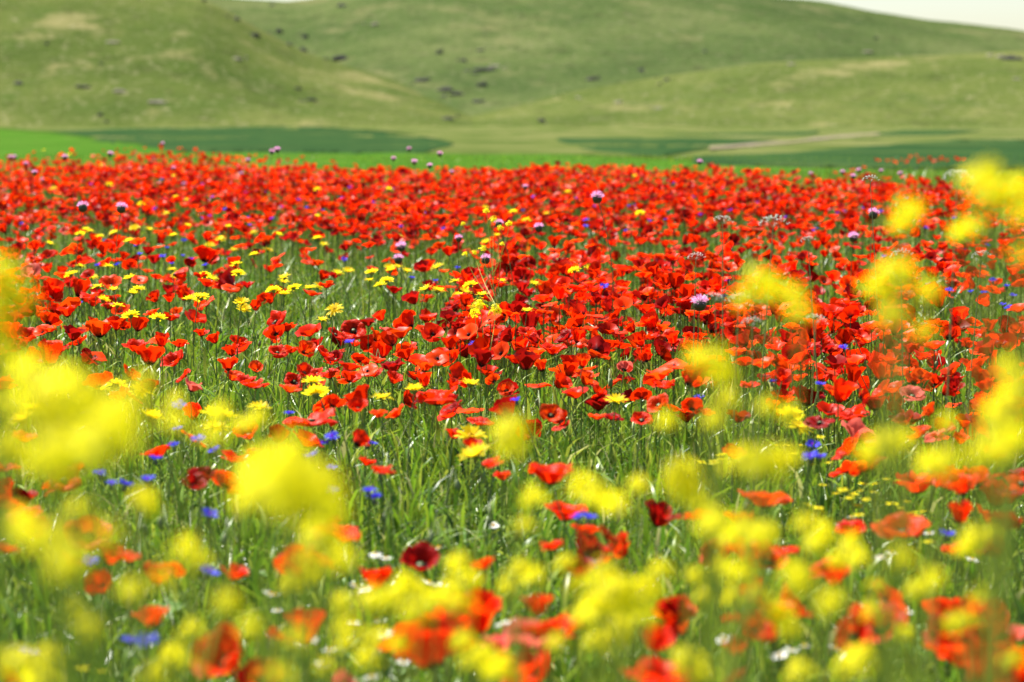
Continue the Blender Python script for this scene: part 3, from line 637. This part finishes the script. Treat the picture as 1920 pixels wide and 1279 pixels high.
CORN = [(197,452),(222,462),(257,462),(262,477),(313,465),(305,482),(345,452),(343,480),(357,487),(322,495),(385,498),(430,487),(183,498),(220,497),(148,570),(225,394),(465,408),(422,393),(377,410),(527,388),(605,395),(337,762),(542,777),(858,503),(817,527),(903,533),(1133,538),(1088,530),(968,752),(655,643),(888,647),(1098,413),(1098,425),(1173,433),(1247,412),(980,395),(645,487),(1073,512),(772,522),(1500,425),(1525,433),(1472,408),(1313,403),(1657,482),(1743,480),(1340,525),(1365,527),(1357,557),(1742,535),(1780,545),(1862,527),(1888,537),(1845,550),(1900,555),(1880,572),(1892,578),(1820,548),(1310,748),(1582,653),(1538,722),(1447,717),(333,807),(326,837),(371,826),(403,847),(292,862),(584,856),(624,821),(603,832),(620,879),(187,890),(208,909),(234,910),(277,901),(393,967),(169,1055),(390,1075),(243,1204),(275,1206),(52,1227),(622,924),(692,832),(692,922),(702,935),(1084,972),(1104,972),(1099,1060),(1776,1004),(1523,836),(1520,858),(1538,858),(560,375),(575,390),(640,372),(500,360),(460,362),(398,370),(275,365),(1130,380),(1190,385),(1080,372),(1000,370),(860,380),(700,380),(1370,395),(1420,380),(1300,370),(1570,400),(1620,390),(1250,395),(1600,420),(370,378),(290,392),(40,420),(15,415),(1810,470),(1850,460)]
rc_ = random.Random(31)
CORN += [(rc_.uniform(150, 1800), rc_.uniform(335, 430)) for _ in range(34)]
for i, (px, py) in enumerate(CORN):
    r = random.Random(4000 + i); h = r.uniform(.38, .48); d = r.uniform(.032, .043)
    t, p = small('cornflower', px, py, h, d, [('outer_florets', CF[i % 3], M_blue), ('inner_florets', CF_IN, M_blue), ('scaly_cup', CF_CUP, M_stem)], 4000 + i, .5)
    SMALLS.append((t, 'cornflower', 'blue cornflower', 'violet-blue cornflower', 'blue cornflowers in the meadow', d, .0375, h, p[0], p[1]))
THIST = [(20,295),(27,294),(48,307),(65,323),(80,337),(122,294),(207,288),(155,386),(228,388),(752,461),(747,484),(911,484),(860,446),(1010,425),(935,418),(1312,566),(1600,443),(1638,399),(305,269),(465,300),(520,280),(510,284),(767,279),(777,303),(825,288),(806,310),(1312,303),(452,325),(325,315),(738,297),(1520,325),(1580,322),(1610,319),(1652,320),(1688,325),(345,345),(985,350),(1600,330),(1120,368),(847,322)]
for i, (px, py) in enumerate(THIST):
    r = random.Random(4500 + i)
    D = r.uniform(14, 22) if py < 360 else (r.uniform(8.5, 10) if py < 500 else 6.2)
    if py == 566: D = 6.4
    d = r.uniform(.042, .052) * (.9 if 360 > py else 1) * (.8 if py == 446 or py == 418 else 1)
    t, p = small('thistle', px, py, 0, d, [('floret_tuft', TH[i % 2], M_pink), ('scaly_cup', TH_CUP, M_stem)], 4500 + i, .3, True, D)
    SMALLS.append((t, 'thistle', 'pink thistle', 'pink thistle pom-pom on a dark stem', 'pink thistles standing over the poppies', d, .045, p[2], p[0], p[1]))
CHAM = [(506,1113),(514,1115),(618,1219),(603,1246),(410,1259),(580,1154),(562,1208),(584,1199),(520,1145),(704,1040),(724,1047),(823,1027),(925,985),(805,1092),(831,1096),(664,1098),(685,1105),(707,1163),(756,1242),(664,1167),(722,1190),(696,1270),(943,1171),(956,1163),(1596,970),(1576,984),(1742,1000),(1671,1036),(1651,1045),(1823,1049),(1565,1216),(1701,1148),(1484,1219),(1508,1212),(1357,1199),(1746,1208),(1860,1203),(1653,1126),(1463,1229)]
for i, (px, py) in enumerate(CHAM):
    r = random.Random(5000 + i); h = r.uniform(.32, .40); d = r.uniform(.022, .028)
    t, p = small('chamomile', px, py, h, d, [('ray_petals', CH[i % 2], M_white), ('flower_disc', CH_DISC, M_yellow)], 5000 + i, .5)
    SMALLS.append((t, 'chamomile', 'white chamomile', 'white chamomile with yellow heart', 'white chamomile among the grass', d, .025, h, p[0], p[1]))

# nodding poppy buds and seed heads between the blooms
BUD = build('bud', *lathe([(0, -.5), (.18, -.42), (.26, -.1), (.22, .3), (.1, .5), (0, .52)], 8, (.17, .22, .08)))
def hook(seed):
    r = np.random.default_rng(seed); t = np.linspace(0, 1, 9); a = r.uniform(0, 6.28)
    z = np.where(t < .85, t / .85, 1 - (t - .85) * .55); o = .02 * np.sin(t * 3) + np.where(t > .7, (t - .7) * .12, 0)
    return tube(np.stack([o * np.cos(a), o * np.sin(a), z], -1), .0013, 4, (.16, .22, .07)), np.array([o[-1] * np.cos(a), o[-1] * np.sin(a), z[-1]])
HK = [hook(k) for k in range(5)]; HKM = [build('hooked_stem', *h[0]) for h in HK]
BUDS = [(570,560),(640,640),(700,590),(810,690),(830,705),(950,615),(1190,665),(1200,700),(1135,690),(1020,730),(905,640),(770,700),(690,650),(590,620),(470,620),(420,600),(560,680),(490,670),(360,640),(300,690),(980,760),(880,700),(1060,655),(1250,690),(1350,700),(1160,600),(1290,590),(1460,690),(1590,700),(1660,710),(1780,660),(1850,670),(640,900),(740,840),(820,870),(930,930),(850,960),(1000,970),(760,930),(520,890),(450,960),(330,940),(240,960),(670,980),(1180,870),(1240,840),(1300,830),(1420,900)]
for i, (px, py) in enumerate(BUDS):
    r = random.Random(5500 + i); h = r.uniform(.37, .46); p = on_plane(px, py, h); k = i % 5
    t = root('poppy_bud', (p[0], p[1], 0), r.uniform(0, 6.28))
    put('hooked_stem', HKM[k], M_stem, t, Matrix.Diagonal((1, 1, h, 1)))
    tip = HK[k][1] * np.array([1, 1, h]); L = r.uniform(.018, .025)
    put('bud', BUD, M_stem, t, Matrix.Translation(Vector(tip) + Vector((0, 0, -L * .3))) @ Matrix.Rotation(r.uniform(-.4, .4), 4, 'X') @ Matrix.Scale(L, 4))
    SMALLS.append((t, 'poppy bud', 'nodding bud', 'green poppy bud on a hooked stem', 'green poppy buds between the blooms', L, .0215, h, p[0], p[1]))

# ------------------------------------------------------------------ mustard plants: tall yellow racemes near the lens and one farther off
def raceme(seed, n=30):
    """a head of small four-petalled yellow flowers, about 1 unit across"""
    r = np.random.default_rng(seed); P = []
    for k in range(n):
        f = k / n; a = k * 2.4 + r.normal(0, .2); e = .1 + 1.15 * f
        d = np.array([math.cos(a) * math.cos(e), math.sin(a) * math.cos(e), math.sin(e) * .8]); q = d * r.uniform(.22, .54) + np.array([0, 0, .05 - .25 * (1 - f)])
        nrm = d + np.array([0, 0, .5]); nrm /= np.linalg.norm(nrm); s = np.cross(nrm, [.3, .5, .8]); s /= np.linalg.norm(s); u = np.cross(nrm, s)
        w0 = r.uniform(.13, .17); cc = np.array((.80, .73, .007)) * r.uniform(.85, 1.1)
        for j in range(4):
            b = j * math.pi / 2 + a; pd = s * math.cos(b) + u * math.sin(b); ps = -s * math.sin(b) + u * math.cos(b)
            P.append((np.array([q, q + pd * w0 * .6 - ps * w0 * .42 + nrm * .02, q + pd * w0 + nrm * .01, q + pd * w0 * .6 + ps * w0 * .42 + nrm * .02]), np.array([(0, 1, 2), (0, 2, 3)]), cc))
        P.append((np.array([q * .2 + np.array([0, 0, -.3 + .2 * f]), q * .2 + np.array([.02, 0, -.3 + .2 * f]), q]), np.array([(0, 1, 2)]), (.30, .34, .04)))
    for k in range(9):
        a = k * 2.4; q = np.array([.07 * math.cos(a), .07 * math.sin(a), .40 + .03 * (k % 3)])
        P.append(xf(lathe([(0, -.05), (.035, 0), (0, .06)], 4, (.45, .45, .03)), t=q))
    return join(P)
RAC = [build('flower_cluster', *raceme(400 + k)) for k in range(5)]
def pods(seed):
    r = np.random.default_rng(seed); P = []
    for k in range(10):
        a = k * 2.4; z = -.12 - .045 * k; d = np.array([math.cos(a) * .75, math.sin(a) * .75, .65])
        P.append(tube([(0, 0, z), d * .05 + np.array([0, 0, z]), d * .10 + np.array([0, 0, z + .02])], [.0006, .0014, .0005], 4, (.16, .24, .05)))
    return join(P)
MUSTARD = [  # forward distance, [(px, py, cluster diameter px)]
 (1.36, [(-6, 520, 105), (22, 565, 95), (-15, 620, 110), (8, 668, 70)]),
 (1.42, [(55, 705, 100), (112, 735, 110), (160, 770, 120), (205, 812, 110), (130, 815, 120), (75, 770, 100)]),
 (1.50, [(20, 850, 95), (95, 878, 100), (165, 850, 95), (0, 770, 90)]),
 (2.00, [(275, 945, 62), (262, 930, 40)]),
 (1.45, [(490, 890, 105), (545, 880, 115), (600, 915, 105), (480, 935, 95), (560, 945, 110)]),
 (1.65, [(600, 1010, 85), (632, 1048, 80), (575, 1062, 80), (620, 960, 80)]),
 (1.90, [(350, 1030, 62), (372, 1052, 50)]),
 (2.10, [(330, 752, 40), (415, 775, 50), (485, 785, 46), (455, 800, 45)]),
 (1.60, [(40, 985, 80), (105, 1015, 80), (150, 960, 65)]),
 (1.90, [(35, 1255, 95), (95, 1235, 70), (75, 1275, 80)]),
 (2.10, [(330, 1235, 70), (290, 1268, 60), (360, 1185, 55), (140, 1140, 50)]),
 (1.80, [(960, 815, 85), (955, 838, 60)]),
 (2.00, [(1090, 912, 65), (1122, 935, 65), (1155, 948, 60), (1200, 912, 50)]),
 (2.10, [(1000, 935, 55), (985, 985, 40)]),
 (1.85, [(1280, 895, 80), (1295, 925, 70)]),
 (1.75, [(1395, 868, 80), (1440, 872, 85), (1475, 862, 60)]),
 (1.75, [(1335, 682, 85), (1352, 705, 60), (1305, 672, 50)]),
 (1.85, [(1365, 750, 50), (1340, 790, 48), (1440, 765, 50), (1480, 775, 40), (1250, 790, 40)]),
 (1.70, [(1425, 530, 70), (1450, 545, 62), (1395, 560, 46)]),
 (1.75, [(1490, 562, 62), (1498, 590, 50)]),
 (1.65, [(1682, 520, 92), (1650, 545, 66), (1668, 592, 70), (1742, 552, 55), (1735, 625, 46)]),
 (1.75, [(1702, 402, 66), (1690, 420, 50)]),
 (1.80, [(1808, 432, 60), (1832, 428, 40)]),
 (1.55, [(1842, 340, 88), (1862, 372, 80), (1908, 362, 80), (1918, 402, 60), (1915, 480, 50)]),
 (1.60, [(1905, 765, 110), (1880, 800, 90), (1912, 720, 70), (1890, 690, 60), (1865, 775, 60)]),
 (1.75, [(1655, 835, 75), (1625, 852, 55), (1692, 828, 60), (1760, 880, 75), (1740, 868, 50), (1775, 795, 40)]),
 (2.25, [(1310, 945, 50), (1340, 975, 55), (1395, 985, 60), (1440, 1000, 55), (1365, 1015, 50)]),
 (2.15, [(1515, 985, 62), (1545, 1005, 55), (1530, 1025, 50)]),
 (2.20, [(1595, 1025, 60), (1612, 1050, 50), (1570, 1055, 45)]),
 (2.25, [(1480, 1070, 52), (1420, 1120, 60), (1455, 1150, 65), (1485, 1182, 60)]),
 (2.35, [(1350, 1062, 50), (1305, 1082, 48), (1372, 1122, 46), (1320, 1120, 42)]),
 (2.10, [(1830, 1010, 62), (1808, 1032, 52), (1858, 1005, 46)]),
 (1.95, [(1600, 1250, 80), (1622, 1235, 60)]),
 (2.00, [(1290, 1245, 75), (1312, 1272, 60), (1500, 1262, 65)]),
 (2.30, [(1640, 1150, 55), (1645, 1100, 42), (1718, 1108, 46), (1692, 1190, 46)]),
 (2.10, [(1790, 1170, 50), (1842, 1118, 50), (1815, 1165, 45), (1900, 1240, 50)]),
 (2.25, [(862, 1060, 55), (885, 1090, 52), (845, 1100, 46)]),
 (2.25, [(980, 1072, 60), (1005, 1085, 52), (955, 1102, 46)]),
 (2.00, [(1135, 1082, 70), (1160, 1112, 82), (1120, 1145, 80), (1185, 1135, 76), (1205, 1105, 60)]),
 (2.10, [(1095, 1160, 60), (1165, 1180, 66), (1210, 1160, 55), (1125, 1205, 60)]),
 (2.15, [(820, 1125, 55), (760, 1100, 60), (735, 1122, 50), (790, 1112, 46)]),
 (2.10, [(705, 1200, 60), (688, 1240, 55), (750, 1210, 46), (640, 1130, 46)]),
 (1.95, [(905, 1240, 76), (940, 1258, 70), (870, 1205, 52)]),
 (2.15, [(1045, 1205, 46), (1080, 1100, 48), (1062, 1058, 44), (1240, 1072, 50), (1228, 1112, 46)]),
 (2.35, [(545, 1100, 50), (585, 1085, 42), (610, 1250, 46), (650, 1210, 44)]),
 (1.12, [(150, 745, 120), (195, 820, 130), (110, 850, 130), (235, 770, 90)]),
 (1.15, [(520, 905, 130), (575, 935, 130), (545, 850, 80)]),
 (1.20, [(60, 1010, 90), (130, 1060, 90), (200, 1010, 70)]),
 (1.50, [(250, 1110, 60), (310, 1085, 55), (170, 1180, 60), (430, 1130, 55)]),
 (1.55, [(1340, 985, 75), (1420, 1010, 70), (1500, 1090, 75), (1390, 1075, 60)]),
 (1.60, [(700, 1130, 70), (780, 1150, 65), (860, 1130, 60), (650, 1180, 60)]),
 (1.60, [(1690, 1050, 60), (1750, 1090, 55), (1560, 1130, 60)]),
 (1.40, [(1895, 830, 90), (1850, 850, 80), (1780, 860, 60)]),
 (1.55, [(560, 1200, 60), (470, 1180, 55), (520, 1270, 70)]),
 (1.45, [(330, 790, 55), (270, 720, 55), (400, 820, 60)]),
 (8.6, [(912, 396, 14), (925, 412, 15), (955, 420, 14), (938, 428, 13), (868, 420, 9)]),
 (8.2, [(905, 466, 14), (890, 474, 13), (872, 477, 12), (942, 458, 10)]),
 (6.7, [(900, 570, 26), (930, 582, 24), (890, 588, 22)]),
]
def mustard_where(px, py, D):
    if D > 5: return 'rising from the poppies, clusters small and crisp'
    return None
for i, (D, cls) in enumerate(MUSTARD):
    r = random.Random(6000 + i)
    pts = [at_dist(px, py, D + r.uniform(-.05, .05) * D / 2) for px, py, _ in cls]
    bx = sum(p[0] for p in pts) / len(pts) + r.uniform(-.05, .05); by = D + r.uniform(-.04, .06)
    top = max(range(len(pts)), key=lambda k: pts[k][2]); zt = pts[top][2]; zmin = min(p[2] for p in pts)
    t = root('mustard_plant', (bx, by, 0))
    base = np.array([bx, by, 0])
    cs = np.linspace(0, 1, 8)[:, None]; tp = pts[top] - base
    fork = lambda f: np.array([tp[0] * f ** 2, tp[1] * f ** 2, tp[2] * f])
    put('main_stem', build('main_stem', *tube([fork(f) for f in np.linspace(0, 1, 9)], np.linspace(.0026, .0010, 9), 6, (.34, .40, .06))), M_stem, t)
    for k, ((px, py, dpx), p) in enumerate(zip(cls, pts)):
        q = p - base; s = min(max(dpx / FPX * p[1], .018), .048)
        Mk = Matrix.Translation(q) @ Matrix.Rotation(r.uniform(-.35, .35), 4, 'X') @ Matrix.Rotation(r.uniform(-.35, .35), 4, 'Y') @ Matrix.Rotation(r.uniform(0, 6.28), 4, 'Z') @ Matrix.Scale(s * 1.08, 4)
        put('flower_cluster', RAC[(i + k) % 5], M_yellow, t, Mk)
        if k != top:
            f0 = max(.25, (q[2] / tp[2]) * .72); a = fork(f0); mid = np.array([q[0] * .8 + a[0] * .2, q[1] * .8 + a[1] * .2, a[2] * .45 + q[2] * .55])
            tt = np.linspace(0, 1, 6)[:, None]; curve = (1 - tt) ** 2 * a + 2 * tt * (1 - tt) * mid + tt ** 2 * q
            put('branch', build('branch', *tube(curve, np.linspace(.0015, .0008, 6), 5, (.36, .42, .06))), M_stem, t)
    for k in range(2):
        put('leaf', LEAVES[k], M_stem, t, Matrix.Translation((0, 0, zmin * r.uniform(.2, .5))) @ Matrix.Rotation(r.uniform(0, 6.28), 4, 'Z'))
    SMALLS.append((t, 'mustard', 'yellow mustard', None, 'tall yellow mustard plants', zt, .8, zt, bx, by, len(cls), D, float(np.ptp([p[0] for p in pts])), float(np.ptp([p[2] for p in pts]))))

# ------------------------------------------------------------------ wispy umbels and panicles
def umbel(seed, c):
    r = np.random.default_rng(seed); P = []
    for k in range(22):
        a = k * 2.4; e = .25 + 1.1 * (k / 22) ** .7; L = 1.0
        d = np.array([math.cos(a) * math.cos(e), math.sin(a) * math.cos(e), math.sin(e) * .75])
        P.append(tube([(0, 0, 0), d * .5, d], .008, 3, (.20, .24, .10)))
        for j in range(5):
            o = r.normal(0, .055, 3); P.append(xf(lathe([(0, -.03), (.052, 0), (0, .04)], 5, c), t=d + o))
    return join(P)
UMB = [build('umbel', *umbel(700 + k, (.80, .79, .70))) for k in range(2)]
for i, (px, py, D, wpx) in enumerate([(1795, 312, 4.8, 58), (1450, 398, 5.6, 60), (1355, 400, 5.8, 40), (1690, 462, 6.0, 46), (1840, 466, 6.2, 40), (1305, 470, 6.4, 36), (1385, 545, 5.2, 44), (1410, 590, 5.0, 46), (1340, 545, 5.4, 40), (1530, 585, 5.3, 44), (1515, 440, 6.0, 30), (1632, 325, 7.5, 34)]):
    r = random.Random(7000 + i); p = at_dist(px, py, D); t = root('wild_carrot', (p[0] + r.uniform(-.05, .05), p[1], 0)); q = Vector((p[0] - t.location.x, 0, p[2])); s = wpx / FPX * D / 2
    put('umbel', UMB[i % 2], M_white, t, Matrix.Translation(q - Vector((0, 0, s))) @ Matrix.Rotation(r.uniform(-.3, .3), 4, 'Y') @ Matrix.Scale(s, 4))
    put('stem', build('stem', *tube([(0, 0, 0), (q.x * .3, 0, q.z * .5), (q.x, 0, q.z - s)], [.0022, .0018, .0012], 5, (.17, .23, .08))), M_stem, t)
    sz = 'tallest' if p[2] == max(p[2], .99) else ('tall' if p[2] > .8 else 'short')
    SMALLS.append((t, 'wild carrot', 'white umbel', 'airy whitish umbel on a thin stem', 'airy white umbels among the poppies', s, .03, p[2], p[0], p[1]))

# ------------------------------------------------------------------ labels
MARK = [(s[2], s[8], s[9], s[0]) for s in SMALLS if s[2] not in ('nodding bud',)]
mx = np.array([m[1] for m in MARK]); my = np.array([m[2] for m in MARK])
def beside(x, y, skip=None, lim=.22, words_not=None):
    d = np.hypot(mx - x, my - y)
    for k in np.argsort(d)[:12]:
        if d[k] > lim: break
        if MARK[k][3] is not skip and MARK[k][0] != words_not: return MARK[k][0], d[k]
    return None, None
def two_near(x, y, skip, words, lim):
    d = np.hypot(mx - x, my - y); out = []
    for k in np.argsort(d)[:30]:
        if d[k] > lim: break
        if MARK[k][3] is not skip and MARK[k][0] != words and MARK[k][0] not in out: out.append(MARK[k][0])
        if len(out) == 2: break
    return out
pxy = np.array([(p[6], p[7]) for p in PLACED])
CW = {'scarlet': 'scarlet', 'orange': 'orange-red', 'crimson': 'dark crimson', 'faded': 'faded pink-red'}
for (t, pose, cname, dia, tilt, h, x, y) in PLACED:
    near = int((np.hypot(pxy[:, 0] - x, pxy[:, 1] - y) < .16).sum()) - 1
    sz = 'small' if dia < .042 else ('large' if dia > .066 else 'medium')
    b, _ = beside(x, y)
    nb = two_near(x, y, None, '', .2)
    lab = f"{sz} {CW[cname]} {pose} poppy" + (' leaning over' if tilt > .5 else ' held upright')
    lab += ', beside a ' + ' and a '.join(nb) if nb else (', alone in the grass' if near == 0 else (', paired with another poppy' if near == 1 else ', in a tight knot of poppies'))
    if len(lab.split()) > 16: lab = lab[:lab.rindex(' and a ')]
    t['label'] = lab
PW = {'wide-open': 'open', 'bowl-shaped': 'bowl-shaped', 'cupped': 'cupped', 'half-closed': 'half-closed', 'flat ragged': 'ragged'}
for s in SMALLS:
    t, cat, words, base, grp, d, mid, h, x, y = s[:10]
    dist = np.hypot(pxy[:, 0] - x, pxy[:, 1] - y); kp = int(np.argmin(dist)); P = PLACED[kp]
    nb = two_near(x, y, t, words, .5 if cat == 'mustard' else (.2 if y < 8 else .5))
    if cat == 'mustard':
        nc, D, spread, rise = s[10], s[11], s[12], s[13]
        hw = 'shoulder-high' if h > 1.0 else ('tall' if h > .85 else ('middling' if h > .7 else 'short'))
        lay = ('in a spread row' if spread > .09 else 'in a short row') if rise < .4 * spread else ('stacked one over another' if rise > 1.1 * spread else ('rising in wide steps' if spread > .07 else 'rising in close steps'))
        lab = f"{hw} mustard with {['no', 'one', 'two', 'three', 'four', 'five', 'six'][nc]} yellow heads {lay}"
        lab += f", beside a {nb[0]}" if nb and D < 5 else (', far out among massed poppies' if D > 5 else '')
    else:
        lab = ('larger ' if d > mid * 1.06 else ('' if d > mid * .94 else 'smaller ')) + base
        if dist[kp] < .12: lab += f", by a {CW[P[2]]} {PW[P[1]]} poppy" + (f" and a {nb[0]}" if nb else '')
        elif nb: lab += ', near a ' + ' and a '.join(nb)
        else: lab += ', amid massed poppies' if y > 8 else ', in open grass'
    if len(lab.split()) > 16: lab = lab[:lab.rindex(' and a ')]
    tag(t, lab, cat, grp)
print('poppies', len(PLACED), 'far', n, 'objects', len(bpy.data.objects), 'tris', sum(len(o.data.polygons) for o in col.objects if o.type == 'MESH'))
